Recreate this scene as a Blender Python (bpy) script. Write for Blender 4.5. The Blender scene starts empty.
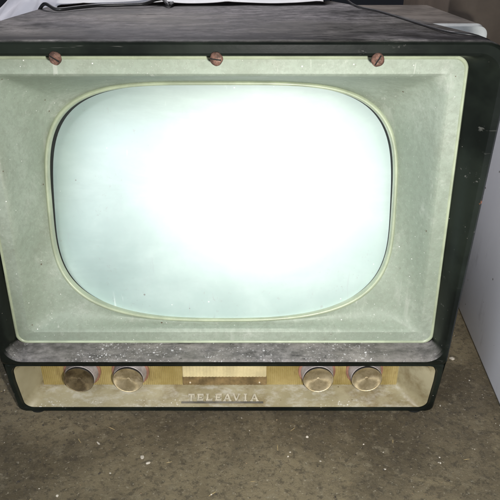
import bpy, bmesh, math, random
from mathutils import Vector, Matrix, noise as mn
random.seed(7)
C = bpy.context.scene
COL = C.collection
R = math.radians

# ------------------------------------------------------------------ camera, world, lamps, exposure
cam_d = bpy.data.cameras.new('camera'); cam = bpy.data.objects.new('camera', cam_d); COL.objects.link(cam)
cam_d.sensor_width = 36; cam_d.lens = 43.2; cam_d.clip_start = 0.02; cam_d.clip_end = 50
cam.location = (0.03, -0.552, 0.525)
cam.rotation_euler = (R(90 - 27.3), 0, 0)
C.camera = cam

W = bpy.data.worlds.new('World'); C.world = W; W.use_nodes = True
W.node_tree.nodes['Background'].inputs[0].default_value = (0.75, 0.8, 1.0, 1)
W.node_tree.nodes['Background'].inputs[1].default_value = 0.015

def area(name, loc, target, size, power, col, spread=180):
    l = bpy.data.lights.new(name, 'AREA'); l.shape = 'DISK'; l.size = size; l.energy = power; l.color = col
    l.spread = R(spread)
    o = bpy.data.objects.new(name, l); COL.objects.link(o); o.location = loc
    o.rotation_euler = (Vector(target) - Vector(loc)).to_track_quat('-Z', 'Y').to_euler()
    return o
# the hand-held flash beside the phone that took the picture
area('phone_flash', (0.105, -0.57, 0.462), (0.03, 0.06, 0.24), 0.03, 3.1, (1.0, 0.985, 0.94), 122)
# cool window light from behind on the left
area('window_light', (-0.25, 1.0, 1.5), (-0.05, 0.2, 0.45), 0.6, 13.0, (0.95, 0.92, 0.97))
# added cool fill lamp, out of view at front left, brightens the right panel
area('front_left_fill', (-1.0, -1.3, 1.25), (.15, .1, .2), 0.9, 17.0, (0.84, 0.89, 1.0))

C.view_settings.view_transform = 'Standard'
C.view_settings.look = 'None'
C.view_settings.exposure = 0.0
C.view_settings.gamma = 1.0

# ------------------------------------------------------------------ mesh helpers
def tag(o, label=None, cat=None, group=None, kind=None):
    if label: o['label'] = label
    if cat: o['category'] = cat
    if group: o['group'] = group
    if kind: o['kind'] = kind
    return o

def empty(name, loc, label, cat, rz=0):
    o = bpy.data.objects.new(name, None); COL.objects.link(o); o.location = loc
    o.rotation_euler = (0, 0, rz); o.empty_display_size = 0.1
    return tag(o, label, cat)

def obj(name, bm, mats, parent=None, smooth=40, world=False, fix=True):
    if fix: bmesh.ops.recalc_face_normals(bm, faces=bm.faces)
    me = bpy.data.meshes.new(name); bm.to_mesh(me); bm.free()
    if not isinstance(mats, (list, tuple)): mats = [mats]
    for m in mats: me.materials.append(m)
    for p in me.polygons: p.use_smooth = smooth > 0
    if smooth > 0: me.set_sharp_from_angle(angle=R(smooth))
    o = bpy.data.objects.new(name, me); COL.objects.link(o)
    if parent: o.parent = parent
    return o

def rrect(cx0, cx1, z0, z1, rt, rb, n=10, taper=0.0, per=0):
    """rounded rectangle in x,z, counter-clockwise; taper = how much narrower the top is on each side; per = extra points along each side"""
    pts = []
    def arc(cx, cz, r, a0):
        for k in range(n + 1):
            a = R(a0 + 90 * k / n); pts.append((cx + r * math.cos(a), cz + r * math.sin(a)))
    arc(cx1 - rb, z0 + rb, rb, -90); arc(cx1 - rt, z1 - rt, rt, 0)
    arc(cx0 + rt, z1 - rt, rt, 90); arc(cx0 + rb, z0 + rb, rb, 180)
    out = []
    for i in range(4):
        seg = pts[i * (n + 1):(i + 1) * (n + 1)]; out += seg
        a = seg[-1]; b = pts[((i + 1) * (n + 1)) % len(pts)]
        for k in range(1, per + 1):
            t = k / (per + 1); out.append((a[0] + (b[0] - a[0]) * t, a[1] + (b[1] - a[1]) * t))
    res = []
    for x, z in out:
        t = (z - z0) / (z1 - z0); s = 1 - taper * t
        res.append((x * s, z))
    return res

def loft(bm, loops, cap0=False, cap1=False, mat=None):
    vs = [[bm.verts.new(p) for p in L] for L in loops]
    n = len(vs[0])
    for j in range(len(vs) - 1):
        for i in range(n):
            f = bm.faces.new((vs[j][i], vs[j][(i + 1) % n], vs[j + 1][(i + 1) % n], vs[j + 1][i]))
            if mat: f.material_index = mat[j]
    if cap0: bm.faces.new(vs[0][::-1])
    if cap1: bm.faces.new(vs[-1])
    return vs

def box(bm, x0, x1, y0, y1, z0, z1, M=None, mi=0):
    v = [Vector((x, y, z)) for z in (z0, z1) for y in (y0, y1) for x in (x0, x1)]
    if M: v = [M @ p for p in v]
    v = [bm.verts.new(p) for p in v]
    for q in ((0, 2, 3, 1), (4, 5, 7, 6), (0, 1, 5, 4), (2, 6, 7, 3), (0, 4, 6, 2), (1, 3, 7, 5)):
        f = bm.faces.new([v[i] for i in q]); f.material_index = mi

def lathe(bm, prof, M, n=56, mats=None):
    """prof: (radius, height along local -Y towards the viewer)"""
    loops = [[M @ Vector((r * math.cos(2 * math.pi * k / n), -h, r * math.sin(2 * math.pi * k / n))) for k in range(n)] for r, h in prof]
    return loft(bm, loops, cap0=False, cap1=True, mat=mats)

def tube(bm, pts, rad, n=10):
    loops = []
    for i, p in enumerate(pts):
        p = Vector(p); a = Vector(pts[max(i - 1, 0)]); b = Vector(pts[min(i + 1, len(pts) - 1)])
        d = (b - a).normalized(); s = d.cross(Vector((0, 0, 1))).normalized(); t = s.cross(d)
        loops.append([p + (s * math.cos(2 * math.pi * k / n) + t * math.sin(2 * math.pi * k / n)) * rad for k in range(n)])
    loft(bm, loops, True, True)

def spline(pts, n=12):
    out = []; P = [Vector(p) for p in pts]; P = [P[0]] + P + [P[-1]]
    for i in range(1, len(P) - 2):
        for k in range(n):
            t = k / n
            out.append(0.5 * ((2 * P[i]) + (P[i + 1] - P[i - 1]) * t + (2 * P[i - 1] - 5 * P[i] + 4 * P[i + 1] - P[i + 2]) * t * t + (3 * P[i] - P[i - 1] - 3 * P[i + 1] + P[i + 2]) * t ** 3))
    out.append(P[-2]); return out

# ------------------------------------------------------------------ material helpers
class NT:
    def __init__(s, name):
        s.m = bpy.data.materials.new(name); s.m.use_nodes = True; s.t = s.m.node_tree
        s.b = s.t.nodes['Principled BSDF']; s.co = s.t.nodes.new('ShaderNodeTexCoord').outputs['Object']
    def L(s, a, b): s.t.links.new(a, b)
    def val(s, sock, v):
        if isinstance(v, bpy.types.NodeSocket): s.L(v, sock)
        elif v is not None: sock.default_value = v
    def mapping(s, scale=(1, 1, 1), rot=(0, 0, 0), loc=(0, 0, 0)):
        n = s.t.nodes.new('ShaderNodeMapping'); s.L(s.co, n.inputs[0])
        n.inputs['Scale'].default_value = scale; n.inputs['Rotation'].default_value = rot; n.inputs['Location'].default_value = loc
        return n.outputs[0]
    def noise(s, scale, detail=6, rough=0.6, vec=None, dist=0.0):
        n = s.t.nodes.new('ShaderNodeTexNoise'); s.L(vec or s.co, n.inputs['Vector'])
        n.inputs['Scale'].default_value = scale; n.inputs['Detail'].default_value = detail
        n.inputs['Roughness'].default_value = rough; n.inputs['Distortion'].default_value = dist
        return n.outputs['Fac']
    def rng(s, x, a, b, c=0.0, d=1.0, smooth=True):
        n = s.t.nodes.new('ShaderNodeMapRange'); n.interpolation_type = 'SMOOTHSTEP' if smooth else 'LINEAR'
        s.L(x, n.inputs['Value'])
        for k, v in zip(('From Min', 'From Max', 'To Min', 'To Max'), (a, b, c, d)): n.inputs[k].default_value = v
        return n.outputs['Result']
    def math(s, op, a, b=None):
        n = s.t.nodes.new('ShaderNodeMath'); n.operation = op; s.val(n.inputs[0], a)
        if b is not None: s.val(n.inputs[1], b)
        return n.outputs[0]
    def mix(s, f, a, b):
        n = s.t.nodes.new('ShaderNodeMix'); n.data_type = 'RGBA'
        s.val(n.inputs[0], f); s.val(n.inputs[6], c4(a)); s.val(n.inputs[7], c4(b))
        return n.outputs[2]
    def specks(s, scale, size, prob, vec=None):
        v = s.t.nodes.new('ShaderNodeTexVoronoi'); s.L(vec or s.co, v.inputs['Vector']); v.inputs['Scale'].default_value = scale
        sep = s.t.nodes.new('ShaderNodeSeparateColor'); s.L(v.outputs['Color'], sep.inputs[0])
        # random size per speck
        sz = s.math('MULTIPLY', sep.outputs[1], size)
        a = s.math('LESS_THAN', v.outputs['Distance'], sz)
        b = s.math('LESS_THAN', sep.outputs[0], prob)
        return s.math('MULTIPLY', a, b)
    def upness(s, a, b):
        g = s.t.nodes.new('ShaderNodeNewGeometry'); x = s.t.nodes.new('ShaderNodeSeparateXYZ')
        s.L(g.outputs['Normal'], x.inputs[0]); return s.rng(x.outputs[2], a, b)
    def pos(s):
        x = s.t.nodes.new('ShaderNodeSeparateXYZ'); s.L(s.co, x.inputs[0]); return x.outputs
    def bump(s, h, strength=0.3, dist=0.001):
        n = s.t.nodes.new('ShaderNodeBump'); n.inputs['Strength'].default_value = strength; n.inputs['Distance'].default_value = dist
        s.L(h, n.inputs['Height']); s.L(n.outputs[0], s.b.inputs['Normal'])
    def set(s, col=None, rough=None, metal=None, ior=None, spec=None):
        if col is not None: s.val(s.b.inputs['Base Color'], c4(col))
        if rough is not None: s.val(s.b.inputs['Roughness'], rough)
        if metal is not None: s.val(s.b.inputs['Metallic'], metal)
        if ior is not None: s.val(s.b.inputs['IOR'], ior)
        if spec is not None: s.val(s.b.inputs['Specular IOR Level'], spec)
        return s.m
def c4(c):
    return (*c, 1.0) if isinstance(c, tuple) and len(c) == 3 else c

# --- bakelite: blackish green, dust lying on what faces up, scratches
def mk_bakelite():
    n = NT('black_bakelite')
    p = n.pos()
    base = n.mix(n.rng(n.noise(9, 5), .4, .65), (.0055, .007, .006), (.014, .018, .014))
    # fine pale scratches, mostly along x, and scuffs in patches
    sc = n.rng(n.noise(60, 4, .7, n.mapping((.16, 1, 2.2), (0, R(12), 0))), .66, .72)
    base = n.mix(n.math('MULTIPLY', sc, .3), base, (.22, .22, .2))
    scuff = n.rng(n.noise(150, 6, .8, n.mapping((.5, 1, 1.2), (0, R(-20), 0))), .60, .66)
    scuff = n.math('MULTIPLY', scuff, n.rng(n.noise(11, 3, .6, n.mapping(loc=(.35, 0, 0))), .58, .66))
    base = n.mix(n.math('MULTIPLY', scuff, .7), base, (.45, .43, .40))
    base = n.mix(n.specks(330, .15, .05), base, (.5, .47, .43))
    up = n.math('MAXIMUM', n.math('MULTIPLY', n.upness(.72, .985), n.rng(p[2], .3, .31)), n.math('MULTIPLY', n.upness(.12, .7), n.math('MULTIPLY', n.rng(p[2], .0875, .0905), n.rng(p[2], .15, .125))))
    streak = n.noise(17, 8, .72, n.mapping((.75, 1.4, 1), (0, 0, R(14))), 1.9)
    patch = n.noise(6.5, 7, .65, n.mapping((.6, 1.3, 1), loc=(3, 1, 0)), .6)
    fine = n.noise(90, 9, .82, n.mapping((.7, 1, 1)))
    mixv = n.math('ADD', n.math('ADD', n.math('MULTIPLY', streak, .36), n.math('MULTIPLY', patch, .36)), n.math('MULTIPLY', fine, .38))
    amt = n.math('MULTIPLY', up, n.rng(mixv, .42, .62, .16, .97))
    big = n.rng(n.noise(4.2, 6, .7, n.mapping((.8, 1.3, 1), loc=(3.3, 7, 0)), .8), .40, .60, .45, 1.0)
    amt = n.math('MULTIPLY', amt, n.math('MAXIMUM', big, n.rng(p[2], .3, .29)))
    samt = n.math('MULTIPLY', up, n.rng(n.noise(55, 9, .8, n.mapping((.5, 1, 1))), .35, .66, .30, .72))
    top_f = n.rng(p[2], .29, .30)
    amt = n.math('ADD', n.math('MULTIPLY', amt, top_f), n.math('MULTIPLY', samt, n.math('SUBTRACT', 1.0, top_f)))
    dustc = n.mix(n.rng(n.noise(60, 6, .7), .35, .65), (.19, .178, .178), (.43, .40, .395))
    dustc = n.mix(n.rng(n.noise(5, 5, .6, n.mapping(loc=(8, 0, 2))), .42, .62, 0, .7), dustc, (.40, .37, .33))
    base = n.mix(amt, base, dustc)
    # dark rubs where the dust is wiped off, most of all along the front edge of the top
    rub = n.rng(n.noise(30, 7, .75, n.mapping((.13, 1.1, 1), loc=(1.2, 5, 0)), .6), .58, .66)
    front = n.math('MULTIPLY', n.rng(p[1], .045, -.012), n.rng(n.noise(16, 7, .75, n.mapping((.35, 1.2, 1), loc=(.4, 2, 0)), .5), .38, .52))
    rub = n.math('MAXIMUM', rub, n.math('MULTIPLY', front, n.rng(p[2], .3, .31)))
    base = n.mix(n.math('MULTIPLY', n.math('MULTIPLY', rub, up), .85), base, (.018, .017, .018))
    dots = n.rng(n.noise(130, 5, .7, n.mapping((.7, 1, 1))), .63, .68)
    base = n.mix(n.math('MULTIPLY', dots, n.math('MULTIPLY', up, .7)), base, (.03, .028, .028))
    # grit on the sill
    sill = n.math('MULTIPLY', up, n.rng(p[2], .14, .13))
    g1 = n.rng(n.noise(430, 4, .7), .60, .64); g2 = n.specks(330, .5, .16)
    grit = n.math('MAXIMUM', g1, g2)
    grit = n.math('MULTIPLY', n.math('MULTIPLY', grit, sill), n.rng(n.noise(11, 6, .75, n.mapping(loc=(.9, 0, 0))), .42, .62))
    base = n.mix(grit, base, (.74, .72, .73))
    vd = n.t.nodes.new('ShaderNodeVectorMath'); vd.operation = 'DISTANCE'; n.L(n.co, vd.inputs[0]); vd.inputs[1].default_value = (.2575, -.008, .299)
    dd = n.math('ADD', vd.outputs['Value'], n.math('MULTIPLY', n.math('SUBTRACT', n.noise(160, 5, .7), .5), .03))
    base = n.mix(n.rng(dd, .0050, .0035), base, (.42, .14, .06))
    rough = n.rng(amt, 0, 1, .32, .85, False)
    n.bump(n.noise(90, 6), .12, .0008)
    return n.set(base, rough, spec=.12)

def mk_mask():
    n = NT('greenish_grey_plastic')
    a = n.noise(7, 6, .6); b = n.noise(28, 6, .7, None, .5)
    base = n.mix(n.rng(a, .35, .68), (.265, .312, .245), (.355, .40, .33))
    base = n.mix(n.rng(b, .55, .75, 0, .5), base, (.50, .52, .46))
    grime = n.rng(n.noise(13, 8, .72, n.mapping(loc=(4, 2, 7))), .52, .70, 0, .5)
    base = n.mix(grime, base, (.20, .215, .165))
    base = n.mix(n.rng(n.noise(150, 8, .8), .42, .60, 0, .38), base, (.20, .225, .175))
    base = n.mix(n.rng(n.noise(260, 6, .8, n.mapping(loc=(1, 5, 2))), .55, .66, 0, .35), base, (.50, .52, .45))
    drip = n.rng(n.noise(40, 4, .6, n.mapping((1, 1, .12))), .6, .75, 0, .35)
    base = n.mix(drip, base, (.52, .53, .47))
    cl = n.rng(n.noise(7, 4, .6, n.mapping(loc=(1, 1, 3))), .52, .66)
    base = n.mix(n.math('MULTIPLY', n.rng(n.noise(300, 4, .7), .64, .69), n.math('MULTIPLY', cl, .75)), base, (.78, .78, .73))
    base = n.mix(n.math('MULTIPLY', n.rng(n.noise(190, 5, .75, n.mapping(loc=(3, 3, 3))), .66, .71), .7), base, (.17, .15, .11))
    fs = n.rng(n.noise(70, 3, .6, n.mapping((1.8, 1, .2), (0, R(35), 0))), .68, .72, 0, .35)
    base = n.mix(fs, base, (.60, .61, .55))
    base = n.mix(n.specks(260, .17, .07), base, (.80, .80, .76))
    base = n.mix(n.specks(120, .13, .10), base, (.12, .09, .06))
    n.bump(b, .08, .0008)
    return n.set(base, .58)

def mk_screen():
    n = NT('dusty_picture_tube_glass')
    a = n.noise(8, 7, .65, n.mapping((1, 1, 1.4)), .3)
    base = n.mix(n.rng(a, .35, .7), (.295, .435, .40), (.405, .54, .50))
    sm = n.rng(n.noise(22, 7, .72, n.mapping((1, 1, .5), (0, R(25), 0), (2, 0, 5))), .50, .68, 0, .7)
    base = n.mix(sm, base, (.31, .43, .405))
    sc = n.rng(n.noise(45, 3, .6, n.mapping((2.2, 1, .14), (0, R(-28), 0))), .70, .735, 0, .5)
    base = n.mix(sc, base, (.7, .78, .76))
    wp = n.rng(n.noise(6, 8, .75, n.mapping((.5, 1, 2.6), (0, R(6), 0), (1, 4, 2)), .5), .46, .62, 0, .6)
    base = n.mix(wp, base, (.28, .40, .37))
    s2 = n.rng(n.noise(60, 3, .6, n.mapping((2.0, 1, .12), (0, R(32), 0), (6, 0, 0))), .69, .72, 0, .45)
    base = n.mix(s2, base, (.30, .38, .37))
    lint = n.math('MULTIPLY', n.rng(n.noise(170, 6, .8), .585, .64), n.rng(n.noise(9, 4, .65, n.mapping(loc=(.2, 0, 1.1))), .52, .64))
    base = n.mix(n.math('MULTIPLY', lint, .85), base, (.24, .28, .27))
    base = n.mix(n.specks(95, .12, .10), base, (.16, .18, .16))
    base = n.mix(n.specks(160, .16, .05), base, (.85, .9, .88))
    rough = n.rng(n.noise(12, 7, .7), .3, .75, .49, .58)
    return n.set(base, rough, ior=2.35, spec=.92)

def plain(name, col, rough=.5, var=.25, scale=30, metal=0.0, bump=.1, ior=None, dirt=None, dirt_amt=.5):
    n = NT(name)
    d = tuple(c * (1 - var) for c in col); u = tuple(min(c * (1 + var), .9) for c in col)
    base = n.mix(n.rng(n.noise(scale, 6, .65), .35, .67), d, u)
    if dirt: base = n.mix(n.rng(n.noise(scale * .6, 8, .72, n.mapping(loc=(5, 3, 1))), .5, .7, 0, dirt_amt), base, dirt)
    if bump: n.bump(n.noise(scale * 4, 5), bump, .0006)
    return n.set(base, n.rng(n.noise(scale * 1.5, 4), .3, .7, max(rough - .08, .05), rough + .08), metal, ior)

def mk_cream():
    n = NT('yellowed_cream_enamel')
    base = n.mix(n.rng(n.noise(9, 6, .6), .35, .68), (.27, .235, .135), (.385, .345, .225))
    st = n.rng(n.noise(16, 8, .7, n.mapping((.7, 1, 1), loc=(2.3, 1, 0))), .48, .68, 0, .85)
    base = n.mix(st, base, (.17, .125, .055))
    p = n.pos()
    dust = n.math('MULTIPLY', n.upness(.2, .8), n.rng(n.noise(80, 8, .78, n.mapping((.5, 1, 1))), .46, .66, 0, .45))
    base = n.mix(dust, base, (.56, .54, .48))
    grit = n.math('MULTIPLY', n.math('MAXIMUM', n.specks(600, .5, .25), n.specks(330, .35, .12)), n.rng(n.noise(11, 4, .7), .45, .62))
    base = n.mix(n.math('MULTIPLY', n.math('MULTIPLY', grit, .7), n.math('MULTIPLY', n.upness(.75, .9), n.rng(p[1], .034, .027))), base, (.82, .80, .75))
    base = n.mix(n.specks(190, .18, .14), base, (.13, .09, .04))
    n.bump(n.noise(120, 5), .1, .0006)
    return n.set(base, .5)

def mk_gold():
    n = NT('gold_ribbed_metal')
    base = n.mix(n.rng(n.noise(14, 6, .65), .35, .68), (.33, .25, .085), (.52, .42, .19))
    base = n.mix(n.rng(n.noise(40, 7, .7, n.mapping((1, 1, .4))), .52, .72, 0, .6), base, (.17, .11, .035))
    base = n.mix(n.specks(170, .3, .1), base, (.10, .07, .03))
    return n.set(base, .5, .15)

def mk_concrete():
    n = NT('dirty_concrete')
    a = n.noise(3.2, 8, .62, None, .4); b = n.noise(14, 9, .72, None, .6); c = n.noise(60, 8, .72)
    base = n.mix(n.rng(a, .38, .60), (.125, .098, .056), (.32, .262, .160))
    base = n.mix(n.rng(b, .44, .68, 0, .45), base, (.115, .094, .063))
    base = n.mix(n.rng(n.noise(9, 9, .74, n.mapping(loc=(7, 3, 0)), .8), .53, .68, 0, .8), base, (.36, .295, .175))
    base = n.mix(n.rng(n.noise(34, 8, .76, n.mapping(loc=(2, 8, 0)), .4), .53, .65, 0, .42), base, (.09, .074, .051))
    base = n.mix(n.rng(c, .52, .66, 0, .6), base, (.35, .30, .20))
    base = n.mix(n.rng(n.noise(120, 8, .8, n.mapping(loc=(1, 9, 0))), .50, .59, 0, .62), base, (.062, .05, .035))
    base = n.mix(n.rng(n.noise(230, 6, .75, n.mapping(loc=(11, 2, 0))), .59, .65, 0, .85), base, (.56, .50, .38))
    h = n.math('ADD', n.math('MULTIPLY', b, .7), n.math('MULTIPLY', n.noise(110, 9, .85), .9))
    n.bump(h, .9, .006)
    return n.set(base, .6)

BAK = mk_bakelite(); MASK = mk_mask(); SCREEN = mk_screen(); CREAM = mk_cream(); GOLD = mk_gold(); CONC = mk_concrete()
EDGE = plain('yellowed_plastic_edge', (.36, .405, .285), .35, .15, 25)
DARK = plain('dark_gap', (.004, .005, .004), .9, .2)
RUST = plain('rusty_steel', (.12, .062, .044), .8, .5, 260, .2, .9, dirt=(.30, .20, .155), dirt_amt=.9)
DIALW = plain('ivory_dial_plastic', (.60, .51, .29), .45, .15, 30, dirt=(.45, .34, .14), dirt_amt=.35)
DIALB = plain('brown_dial_metal', (.21, .145, .065), .5, .4, 45, .15)
SKIRT = plain('chalky_grey_plastic', (.40, .36, .35), .55, .25, 60, dirt=(.16, .12, .11), dirt_amt=.7)
FLANGE = plain('pink_brown_plastic', (.30, .15, .105), .5, .25, 60)
def mk_cap(name, a, b, dirt, amt):
    n = NT(name)
    base = n.mix(n.rng(n.noise(70, 6, .7), .4, .6), a, b)
    base = n.mix(n.rng(n.noise(45, 7, .72, n.mapping(loc=(5, 3, 1))), .48, .64, 0, amt), base, dirt)
    t = n.t.nodes.new('ShaderNodeTangent'); t.direction_type = 'RADIAL'; t.axis = 'Y'
    n.L(t.outputs[0], n.b.inputs['Tangent']); n.b.inputs['Anisotropic'].default_value = .75
    return n.set(base, .40, .8)
RING = plain('black_ring', (.02, .018, .016), .45, .2)
CAPG = mk_cap('spun_gold_cap', (.55, .45, .27), (.76, .64, .42), (.30, .20, .09), .6)
CAPD = mk_cap('tarnished_gold_cap', (.19, .145, .085), (.32, .25, .14), (.09, .065, .035), .8)
LETTER = plain('ivory_lettering', (.50, .46, .36), .4, .2, 80, dirt=(.4, .34, .22), dirt_amt=.5)
BAR = plain('tarnished_bar', (.20, .19, .16), .4, .3, 60, .4)
BRASS = plain('pale_rivet', (.75, .66, .48), .35, .15, 90, .5)

# ------------------------------------------------------------------ setting: floor
bm = bmesh.new()
N = 60
vs = [[bm.verts.new((-1.6 + 3.2 * i / N, -1.0 + 3.4 * j / N, 0)) for i in range(N + 1)] for j in range(N + 1)]
for j in range(N):
    for i in range(N): bm.faces.new((vs[j][i], vs[j][i + 1], vs[j + 1][i + 1], vs[j + 1][i]))
tag(obj('floor', bm, CONC), kind='structure')

# ------------------------------------------------------------------ the television
tv = empty('television', (0, 0, 0), 'old black bakelite television with greenish grey screen surround and four gold capped knobs', 'television')
HW = .2575; ZT = .45; ZB = .0035
def yf(z):
    return -.022 * (z - .095) / .355 if z >= .095 else .019 * (.095 - z) / .095

bm = bmesh.new()
# outer shell
prof = [(.0055, 0), (.03, 0), (.15, 0), (.30, .001), (.385, .003), (.400, .012)]
loops = []
for dy, ins in prof:
    sx = 1 - .40 * max(dy - .03, 0) / .4
    L = [(x * (sx if x > 0 else 1), z) for x, z in rrect(-HW + ins, HW - ins, ZB + ins * .3, ZT - ins, .030, .008, 12, 0, 14)]
    k = max(0, 1 - dy / .03)
    loops.append([(x, (yf(z) + .0055) * (1 if dy < .02 else 0) + (dy if dy > .02 else 0), z) for x, z in L])
loft(bm, loops, False, True)
# frame round the picture opening: outer edge, rounded nose, inner edge, cheek running back to the screen surround
def my(z): return .030 - .027 * (z - .102) / .330          # plane of the screen surround
zs = .0885
def rl(ins, dy, rt, rb, fn=yf, x=HW, zb=zs, zt=ZT, tp=0.0, per=14):
    return [(px, fn(pz) + dy, pz) for px, pz in rrect(-x + ins, x - ins, zb + ins, zt - ins, rt, rb, 12, tp, per)]
up = [rl(0, .0055, .030, .004), rl(.0012, .0022, .0288, .006), rl(.0035, .0004, .0265, .008),
      [(x, yf(z) + .0002, z) for x, z in rrect(-.2505, .2505, .0955, .4395, .022, .020, 12, .012, 14)],
      [(x, yf(z) + .0022, z) for x, z in rrect(-.2488, .2488, .0984, .4370, .020, .019, 12, .016, 14)],
      [(x, yf(z) * .55 + my(z) * .45, z) for x, z in rrect(-.2470, .2470, .1005, .4355, .018, .013, 12, .045, 14)],
      [(x, my(z) + .001, z) for x, z in rrect(-.2455, .2455, .1015, .4335, .014, .005, 12, .081, 14)]]
loft(bm, up)
# frame round the control panel
zt2 = .0875
def yl(z): return yf(z) + .0035 * max(0, min(1, (z - .06) / .02))
def ll(ins, dy, rt, rb): return [(x, yl(z) + dy, z) for x, z in rrect(-HW + ins, HW - ins, ZB + ins, zt2 - ins * .6, rt, rb, 12, 0, 14)]
low = [ll(0, .0055, .003, .008), ll(.0012, .002, .004, .0085), ll(.003, .0002, .006, .009),
       [(x, yl(z) + .0004, z) for x, z in rrect(-.2500, .2500, .0082, .0850, .012, .011, 12, 0, 14)],
       [(x, yl(z) + .0030, z) for x, z in rrect(-.2490, .2490, .0092, .0842, .0115, .0108, 12, 0, 14)],
       [(x, yl(z) + .0050, z) for x, z in rrect(-.2488, .2488, .0094, .0840, .0115, .0108, 12, 0, 14)]]
loft(bm, low)
cab = obj('cabinet', bm, BAK, tv, 35)
for fx in (-.236, .236):
    for fy in (.032, .36):
        bm = bmesh.new()
        M = Matrix.Translation((fx, fy, .006)) @ Matrix.Rotation(R(90), 4, 'X')
        lathe(bm, [(.0105, -.0), (.0115, .003), (.0105, .0059)], M, 24)
        obj('foot', bm, DARK, tv, 40)

# screen surround -------------------------------------------------
TH = R(12); ON = Vector((0, math.cos(TH), -math.sin(TH))); OU = Vector((0, math.sin(TH), math.cos(TH)))
OC = Vector((-.0020, .0727, .2564))                       # centre of the picture opening
def polar_rr(hx, hz, r, th):
    """distance along ray th to a rounded rectangle"""
    c, s = math.cos(th), math.sin(th); lo, hi = 0, 2
    for _ in range(40):
        m = (lo + hi) / 2; x, z = abs(c * m), abs(s * m)
        qx, qz = x - (hx - r), z - (hz - r)
        d = (math.hypot(max(qx, 0), max(qz, 0)) + min(max(qx, qz), 0)) - r
        if d < 0: lo = m
        else: hi = m
    return lo
def polar_open(hx, hz, th):
    """outline of the tube opening: sides and top bowed outwards, big soft corners"""
    c, s = abs(math.cos(th)), abs(math.sin(th)); n = 3.5 + .55 * math.sin(th)
    return ((c / hx) ** n + (s / hz) ** n) ** (-1 / n)
NA = 288
angs = []
for k in range(NA):                                       # denser where the corners are
    angs.append(2 * math.pi * k / NA)
corner = math.atan2(.165, .236)
angs = sorted(angs + [a for q in (corner, math.pi - corner, math.pi + corner, 2 * math.pi - corner) for a in [q + d * .004 for d in range(-9, 10)]])
MC = (.0, .2672)
def outer(ins, dy, r=.012):
    L = []
    for a in angs:
        d = polar_rr(.2455 - ins, .1658 - ins, max(r - ins * .5, .003), a); x, z = d * math.cos(a), MC[1] + d * math.sin(a)
        t = (z - .1015) / .332; x *= 1 - .081 * t
        L.append(Vector((x, my(z) + dy, z)))
    return L
def opening(grow, depth):
    L = []
    for a in angs:
        d = polar_open(.1925 + grow, .1330 + grow, a)
        L.append(OC + Vector((d * math.cos(a), 0, 0)) + OU * (d * math.sin(a)) + ON * depth)
    return L
def lerpL(A, B, t): return [a.lerp(b, t) for a, b in zip(A, B)]
def dyL(A, d): return [a + Vector((0, d, 0)) for a in A]
fl_in = outer(.0155, .0, .014)
step = outer(.0185, .0035, .022)
funnel_end = opening(.0044, -.0012)
loops = [outer(.0022, .001), outer(.0026, .0), fl_in, outer(.0168, .0012, .017), step]
for t in (.12, .3, .5, .7, .85, .95):
    L = lerpL(step, funnel_end, t)
    loops.append(dyL(L, .006 * math.sin(math.pi * t)))
loops.append(funnel_end)
bm = bmesh.new(); loft(bm, loops)
mask = obj('screen_surround', bm, MASK, tv, 28)
# pale outer edge of the surround
bm = bmesh.new()
loft(bm, [outer(-.0012, .004), outer(-.0008, -.0004), outer(.0004, -.0016), outer(.0020, -.0012), outer(.0028, .0006), outer(.0030, .0016)])
tag(obj('edge_trim', bm, EDGE, mask, 60), 'pale yellow green edge of the surround')
# raised pale lip round the picture tube, with the dark gap behind it
bm = bmesh.new()
loft(bm, [opening(.0048, -.0012), opening(.0038, -.0026), opening(.0029, -.0034), opening(.0019, -.0036), opening(.0011, -.0030), opening(.0006, -.0016), opening(.0005, -.0002), opening(.0006, .0062), opening(.0012, .040)], mat=[0, 0, 0, 0, 0, 0, 0, 1])
tag(obj('screen_lip', bm, [EDGE, DARK], mask, 60), 'pale lip round the picture tube')
# picture tube: bulging face
bm = bmesh.new()
RX, RZ = 1.6, 1.0
TT = R(16.2); TN = Vector((0, math.cos(TT), -math.sin(TT))); TU = Vector((0, math.sin(TT), math.cos(TT)))
TC = OC + Vector((.0040, 0, 0)) + ON * .0014
rings = 22; tl = []
for j in range(rings + 1):
    t = 1 - j / rings * .985
    L = []
    for a in angs:
        d = polar_open(.2000, .1420, a) * t; u, v = d * math.cos(a), d * math.sin(a)
        sag = u * u / (2 * RX) + v * v / (2 * RZ)
        L.append(TC + Vector((u, 0, 0)) + TU * v + TN * sag)
    tl.append(L)
back = [p + ON * .03 - (p - OC) * .12 for p in tl[0]]
loft(bm, [back] + tl, False, True)
tag(obj('picture_tube', bm, SCREEN, tv, 60), 'bulging pale aqua picture tube face glaring white')

# rusty retaining screws -----------------------------------------
def screw(x, z, ry):
    bm = bmesh.new(); y0 = yf(z) - .0005
    M = Matrix.Translation((x, y0, z)) @ Matrix.Rotation(R(random.uniform(-9, 9)), 4, 'X') @ Matrix.Rotation(R(random.uniform(-9, 9)), 4, 'Z') @ Matrix.Scale(.88, 4)
    lathe(bm, [(.0020, -.006), (.0020, .000), (.0064, .000), (.0066, .0010), (.0060, .0024), (.0045, .0034), (.0020, .0038)], M, 28)
    for v in bm.verts:                                     # eaten by rust
        nv = mn.noise_vector(v.co * 260) * .0007; v.co += nv
    M2 = M @ Matrix.Rotation(ry, 4, 'Y')
    box(bm, -.0052, .0052, -.0041, -.0030, -.0006, .0006, M2, 1)
    return obj('retaining_screw', bm, [RUST, DARK], tv, 50)
screw(-.1360, .4355, .55); screw(.0012, .4352, .12); screw(.1390, .4342, -1.05)

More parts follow.
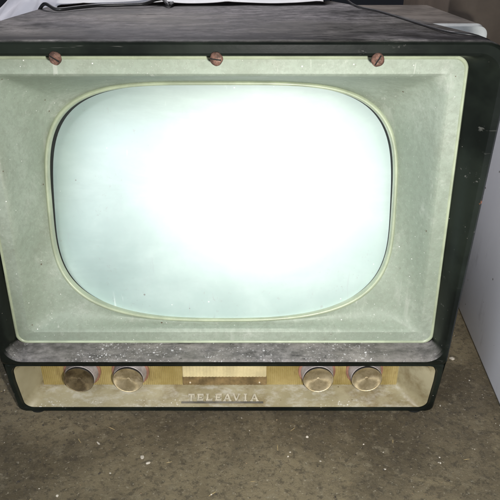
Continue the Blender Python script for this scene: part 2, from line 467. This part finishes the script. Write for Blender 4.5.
# control panel ---------------------------------------------------
bm = bmesh.new()
rim = [(x, yl(z) + .0042, z) for x, z in rrect(-.2484, .2484, .0096, .0836, .0115, .0106, 12, 0, 14)]
rim2 = [(x, yf(z) * .9 + .008, z) for x, z in rrect(-.2465, .2435, .0104, .0830, .012, .0125, 12, 0, 14)]
mid = [(x, yf(z) * .5 + .026, z) for x, z in rrect(-.2405, .2310, .0145, .0820, .012, .013, 12, 0, 14)]
endl = [(x, .0495, z) for x, z in rrect(-.2335, .2175, .0215, .0810, .009, .006, 12, 0, 14)]
loft(bm, [rim, rim2, mid, endl], False, True)
panel = obj('control_panel', bm, CREAM, tv, 50)
def ribbed(name, x0, x1, z0, z1, y, pitch, amp, mat, parent, thick=.002):
    bm = bmesh.new(); n = int((x1 - x0) / pitch); w = (x1 - x0) / n
    xs = []
    for k in range(n):
        for t, h in ((.0, 0), (.18, .75), (.42, 1), (.66, .75), (.84, 0)): xs.append((x0 + (k + t) * w, y - amp * h))
    xs.append((x1, y))
    f = [(bm.verts.new((x, yy, z0)), bm.verts.new((x, yy, z1))) for x, yy in xs]
    b = [(bm.verts.new((x, y + thick, z0)), bm.verts.new((x, y + thick, z1))) for x, yy in xs]
    for i in range(len(f) - 1):
        bm.faces.new((f[i][0], f[i + 1][0], f[i + 1][1], f[i][1]))
        bm.faces.new((f[i][1], f[i + 1][1], b[i + 1][1], b[i][1]))
        bm.faces.new((f[i][0], b[i][0], b[i + 1][0], f[i + 1][0]))
    bm.faces.new((f[0][0], f[0][1], b[0][1], b[0][0])); bm.faces.new((f[-1][0], b[-1][0], b[-1][1], f[-1][1]))
    return obj(name, bm, mat, parent, 50)
ribbed('ribbed_plate', -.2325, .2165, .0222, .080, .0490, .0025, .0010, GOLD, panel)
ribbed('dial_window', -.0545, .0505, .0368, .078, .0462, .0042, .0006, DIALW, panel, .003)
dial_b = ribbed('dial_base', -.0549, .0509, .0246, .0366, .0455, .0042, .0006, DIALB, panel, .0034)
for x in (-.0455, .0420):
    bm = bmesh.new(); lathe(bm, [(.0011, 0), (.0012, .0014), (.0007, .0020)], Matrix.Translation((x, .0458, .0285)), 14)
    obj('rivet', bm, BRASS, dial_b, 40)

def knob(x, z, cap_m, tilt):
    k = bpy.data.objects.new('knob', None)
    bm = bmesh.new(); M = Matrix.Translation((x, .0495, z))
    lathe(bm, [(.0232, -.001), (.0232, .0025), (.0222, .0034), (.0, .0034)], M, 64)
    fl = obj('knob_flange', bm, FLANGE, None, 40)
    bm = bmesh.new(); M2 = M @ Matrix.Rotation(tilt, 4, 'Y')
    lathe(bm, [(.0206, .0020), (.0204, .0050), (.0198, .0075), (.0188, .0162), (.0180, .0169), (.0, .0169)], M2, 64)
    sk = obj('knob', bm, SKIRT, panel, 40)
    fl.name = 'flange'; fl.parent = sk
    bm = bmesh.new()
    lathe(bm, [(.0183, .0168), (.0187, .0182), (.0187, .0194), (.0183, .0199), (.0178, .0199), (.0173, .0195), (.0120, .0186), (.0050, .0175), (.0018, .0170), (.0010, .0175), (.0003, .0176)], M2, 64,
          mats=[0, 0, 0, 1, 1, 1, 1, 1, 1, 1])
    cp = obj('cap', bm, [RING, cap_m], sk, 35)
    for p in cp.data.polygons:
        if len(p.vertices) > 4: p.material_index = 1
    return sk
for x, z, m, l in ((-.1805, .0446, CAPD, 'grey knob with dark tarnished cap'), (-.1200, .0444, CAPG, None), (.1140, .0446, CAPG, None), (.1735, .0458, CAPG, None)):
    s = knob(x, z, m, random.random() * 6); s.parent = tv
    if l: s['label'] = l

# lettering TELEAVIA on the sloping floor of the panel
a = math.atan2(.0130, .0225)
P0 = Vector((0, .0278, .0120))
ang = math.atan2(.0145 - .0104, (yf(.0145) * .5 + .026) - (yf(.0104) * .9 + .008))
NM = Matrix.Translation(P0) @ Matrix.Rotation(ang, 4, 'X')
bm = bmesh.new()
def bar2(x0, z0, x1, z1, w, h, h0=-.003):
    """a stroke from (x0,z0) to (x1,z1) on the slope, w wide, h high"""
    d = Vector((x1 - x0, z1 - z0)); ln = d.length; an = math.atan2(d.y, d.x)
    M = NM @ Matrix.Translation((x0, z0, 0)) @ Matrix.Rotation(an, 4, 'Z')
    box(bm, 0, ln, -w / 2, w / 2, h0, h, M)
LH, LW = .0098, .0078
def serif(x, z, w=.0034, h=.0021): bar2(x - w / 2, z, x + w / 2, z, .0011, h)
def letter(ch, x):
    t = .0021; h = .0026; b = .0006; T = LH
    if ch == 'T':
        bar2(x + LW / 2, b, x + LW / 2, T - .0016, t, h); bar2(x, T - .0008, x + LW, T - .0008, .0017, h); serif(x + LW / 2, b)
        bar2(x + .0005, T - .0038, x + .0005, T - .0017, .001, .0022); bar2(x + LW - .0005, T - .0038, x + LW - .0005, T - .0017, .001, .0022)
    if ch in 'EL':
        bar2(x + .0016, b + .0018, x + .0016, T - .0018 if ch == 'E' else T, t, h)
        bar2(x, b + .0008, x + LW, b + .0008, .0017, h)
        bar2(x + LW - .0005, b + .0018, x + LW - .0005, b + .0036, .001, .0022)
        if ch == 'E':
            bar2(x, T - .0008, x + LW, T - .0008, .0017, h); bar2(x + .0028, T / 2, x + LW - .0016, T / 2, .0015, .0024)
            bar2(x + LW - .0005, T - .0036, x + LW - .0005, T - .0018, .001, .0022)
        else: serif(x + .0016, T, .0038)
    if ch == 'A':
        bar2(x + .0004, b, x + LW / 2, T, .0015, .0025); bar2(x + LW / 2, T, x + LW - .0004, b, t, h)
        bar2(x + .002, T * .36, x + LW - .002, T * .36, .0012, .0021); serif(x + .0004, b); serif(x + LW - .0004, b)
    if ch == 'V':
        bar2(x + .0004, T, x + LW / 2, b, t, h); bar2(x + LW / 2, b, x + LW - .0004, T, .0015, .0025)
        serif(x + .0004, T); serif(x + LW - .0004, T)
    if ch == 'I':
        bar2(x + LW / 2, b, x + LW / 2, T, t, h); serif(x + LW / 2, b, .0042); serif(x + LW / 2, T, .0042)
for i, ch in enumerate('TELEAVIA'):
    letter(ch, -.0475 + i * .0113)
name = obj('nameplate', bm, LETTER, panel, 0)
bm = bmesh.new(); box(bm, -.0555, .0465, -.0024, -.0006, -.003, .0021, NM)
obj('underline', bm, BAR, name, 0)

# ------------------------------------------------------------------ neighbours
# white appliance on the right: its flank runs back beside the television
def rounded_box(x0, x1, y0, y1, z0, z1, r=.012, seg=3, ax='all'):
    bm = bmesh.new(); box(bm, x0, x1, y0, y1, z0, z1)
    bmesh.ops.bevel(bm, geom=list(bm.edges), offset=r, segments=seg, affect='EDGES', profile=.5)
    return bm
def mk_white():
    n = NT('white_enamel')
    base = n.mix(n.rng(n.noise(3, 5, .6), .35, .68), (.74, .76, .82), (.81, .83, .88))
    base = n.mix(n.rng(n.noise(30, 7, .7, n.mapping((1, 1, .4))), .56, .75, 0, .4), base, (.34, .34, .37))
    base = n.mix(n.specks(34, .13, .06), base, (.10, .05, .03))
    base = n.mix(n.specks(90, .14, .04), base, (.14, .12, .10))
    n.bump(n.noise(60, 3), .06, .001)
    return n.set(base, .38)
WHITE = mk_white()
fr = empty('white_appliance', (.60, .10, 0), 'tall white enamelled appliance flank with small rust chips on the right', 'appliance', R(-4.4))
fr.location = (.3475, .10, 0)
bm = rounded_box(0, .5, -.42, .235, .004, .350, .008)
obj('body', bm, WHITE, fr, 40)
bm = rounded_box(.004, .49, -.41, .228, .3515, .362, .005)
obj('top_panel', bm, WHITE, fr, 40)

# low white enamel cooker behind, only its rounded front corner and dusty top show
ck = empty('enamel_cooker', (.214, .42, 0), 'low white enamelled cooker with dusty brown top behind the television', 'cooker')
GREYTOP = plain('dusty_brown_top', (.20, .175, .15), .7, .3, 16, dirt=(.10, .085, .07))
WHITE2 = plain('white_enamel_front', (.80, .83, .80), .35, .05, 14, dirt=(.4, .4, .36), dirt_amt=.4)
bm = bmesh.new()
Lr = rrect(-.26, .183, .0, .410, .014, .004, 8)
loft(bm, [[(x, .006, z) for x, z in rrect(-.255, .178, .004, .405, .011, .003, 8)], [(x, .0015, z) for x, z in rrect(-.258, .181, .002, .408, .013, .004, 8)], [(x, .0, z) for x, z in rrect(-.2545, .1775, .005, .4045, .011, .003, 8)]][::-1] + [[(x, .02, z) for x, z in Lr]], True, True)
obj('front_panel', bm, WHITE2, ck, 40)
bm = rounded_box(-.255, .1775, .021, .33, .0, .4095, .006)
obj('top', bm, GREYTOP, ck, 40)

# cardboard box behind on the right
CARD = plain('brown_cardboard', (.165, .13, .10), .85, .15, 8, dirt=(.10, .08, .06), dirt_amt=.5)
cb = empty('cardboard_box', (.72, .80, 0), 'big brown cardboard box standing in the back right corner', 'box')
bm = rounded_box(-.275, .5, 0, .4, 0, .80, .004)
obj('carton', bm, CARD, cb, 30)
bm = bmesh.new(); box(bm, -.27, .49, -.003, -.0005, .55, .61)
obj('tape', bm, plain('brown_tape', (.2, .15, .09), .3), cb, 0)

# crumpled white cloth on the rear of the cabinet
def mk_cloth():
    n = NT('white_cloth')
    base = n.mix(n.rng(n.noise(12, 5), .35, .7), (.66, .65, .68), (.80, .79, .82))
    base = n.mix(n.rng(n.noise(9, 6, .7, n.mapping(loc=(2, 2, 2))), .6, .75, 0, .4), base, (.5, .47, .42))
    n.bump(n.noise(300, 3), .1, .0005)
    n.b.inputs['Subsurface Weight'].default_value = 0
    return n.set(base, .9)
CLOTH = mk_cloth()
bm = bmesh.new()
NX, NY = 130, 46
g = []
for j in range(NY + 1):
    row = []
    for i in range(NX + 1):
        u, v = i / NX, j / NY
        x = -.47 + .596 * u + .01 * v * math.sin(3 * v)
        wv = .02 * mn.noise(Vector((x * 7, 3.1, 0))) + .008 * mn.noise(Vector((x * 23, 1.1, 0)))
        edge = .292 + wv - .04 * max(0, (-.10 - x)) / .1 * (1 if x > -.2 else 0)
        if x <= -.2: edge = .292 + wv - .04
        y = edge + .26 * v
        fold = .010 * (1 - abs(math.sin(x * 34 + 3 * mn.noise(Vector((x * 5, v * 2, 4))))) ** .7)
        lift = .002 + .10 * v ** .8 + fold * (.25 + v) + .016 * mn.noise(Vector((x * 11, v * 5, 9))) * min(1, v * 4)
        z = ZT + max(lift, .0012)
        if x < -.212:                                     # hangs over the left side of the cabinet
            q = (-.212 - x); z -= .9 * q * (1 - .3 * v); x = -.212 - q * .82; z = max(z, .02)
        row.append(Vector((x, y, z)))
    g.append(row)
top = [[bm.verts.new(p) for p in r] for r in g]
for j in range(NY):
    for i in range(NX): bm.faces.new((top[j][i], top[j][i + 1], top[j + 1][i + 1], top[j + 1][i]))
cl = obj('cloth', bm, CLOTH, None, 180)
sm = cl.modifiers.new('thickness', 'SOLIDIFY'); sm.thickness = .0012; sm.offset = 1
tag(cl, 'crumpled white cloth lying along the rear of the television top', 'cloth')

# black cable on the rear of the top
bm = bmesh.new()
zc = ZT + .0028
tube(bm, spline([(-.30, .34, .30), (-.262, .30, .41), (-.225, .24, zc + .001), (-.197, .205, zc), (-.180, .226, zc), (-.160, .252, zc), (-.130, .262, zc), (-.105, .262, zc + .001), (-.092, .283, zc + .004), (-.083, .29, zc + .004), (-.073, .262, zc), (-.070, .29, zc), (-.066, .35, zc), (-.05, .40, zc), (-.045, .425, .42), (-.045, .44, .25)]), .0021)
tag(obj('power_cable', bm, plain('black_rubber', (.015, .015, .016), .45), None, 60), 'thin black cable lying in front of the white cloth on the television', 'cable')

bm = bmesh.new(); zc = ZT + .0013
tube(bm, spline([(.150, .46, .30), (.152, .43, .44), (.158, .38, zc + .004), (.164, .29, zc), (.1680, .2450, zc), (.1820, .1960, zc), (.1980, .088, zc), (.2065, .018, zc + .001), (.2165, .002, zc + .001), (.230, .000, .4503), (.2475, .010, .4415), (.2605, .045, .42), (.262, .07, .36), (.264, .09, .25)]), .0011)
tag(obj('thin_cord', bm, bpy.data.materials['black_rubber'], None, 60), 'thin black cord running back along the right edge of the television top', 'cord')

# things peeping out on the far left
YG = plain('yellow_green_card', (.36, .40, .10), .6, .15, 20)
gb = empty('paper_carton', (-.322, .235, 0), 'pale blue carton with yellow green flap at the far left under the cloth', 'carton')
bm = rounded_box(-.06, .034, -.04, .05, 0, .425, .003)
obj('carton_body', bm, plain('pale_blue_card', (.50, .56, .60), .6, .1, 20), gb, 30)
bm = rounded_box(.0365, .058, -.040, -.034, .30, .445, .002)
obj('flap', bm, YG, gb, 30)

# debris on the floor
bm = bmesh.new(); fm = []
def chip(x, y, s, el, mi, rz):
    M = Matrix.Translation((x, y, s * .22)) @ Matrix.Rotation(rz, 4, 'Z') @ Matrix.Diagonal((el, 1, .5, 1))
    r = bmesh.ops.create_icosphere(bm, subdivisions=1, radius=s, matrix=M)
    for v in r['verts']: v.co += mn.noise_vector(v.co * 900) * s * .45
    for f in {f for v in r['verts'] for f in v.link_faces}: f.material_index = mi
for k in range(900):
    x = random.uniform(-.38, .42); y = random.uniform(-.17, .24)
    if abs(x) < .27 and y > .015: continue
    mi = random.choices((0, 1, 2, 3), (.22, .45, .25, .08))[0]
    s = random.choice((.0004, .0005, .0006, .0008, .0011))
    if mi == 3: chip(x, y, .0005, random.uniform(6, 12), 3, random.random() * 6)
    else: chip(x, y, s, random.uniform(.8, 1.8), mi, random.random() * 6)
for x, y, s, e in ((.345 - .03, .13, .0045, 1.3), (-.093, -.052, .0034, 1.2), (-.085, -.060, .0026, 1.6), (.085, -.115, .0040, 1.3), (.103, -.125, .0028, 1.5), (.098, -.02, .0026, 1.0), (-.175, -.105, .0022, 1.2), (-.148, -.03, .0018, 3.0), (.245, -.06, .0016, 1.2)):
    chip(x, y, s * .72, e, 0, random.random() * 6)
D0 = plain('pale_flake', (.55, .50, .42), .8, .2, 200); D1 = plain('dark_crumb', (.06, .05, .04), .9, .3, 200)
D2 = plain('brown_crumb', (.20, .15, .09), .9, .3, 200); D3 = plain('straw', (.42, .32, .16), .8, .2, 200)
tag(obj('floor_debris', bm, [D0, D1, D2, D3], None, 0), 'pale flakes and dark crumbs scattered over the dirty concrete floor', 'debris', kind='stuff')
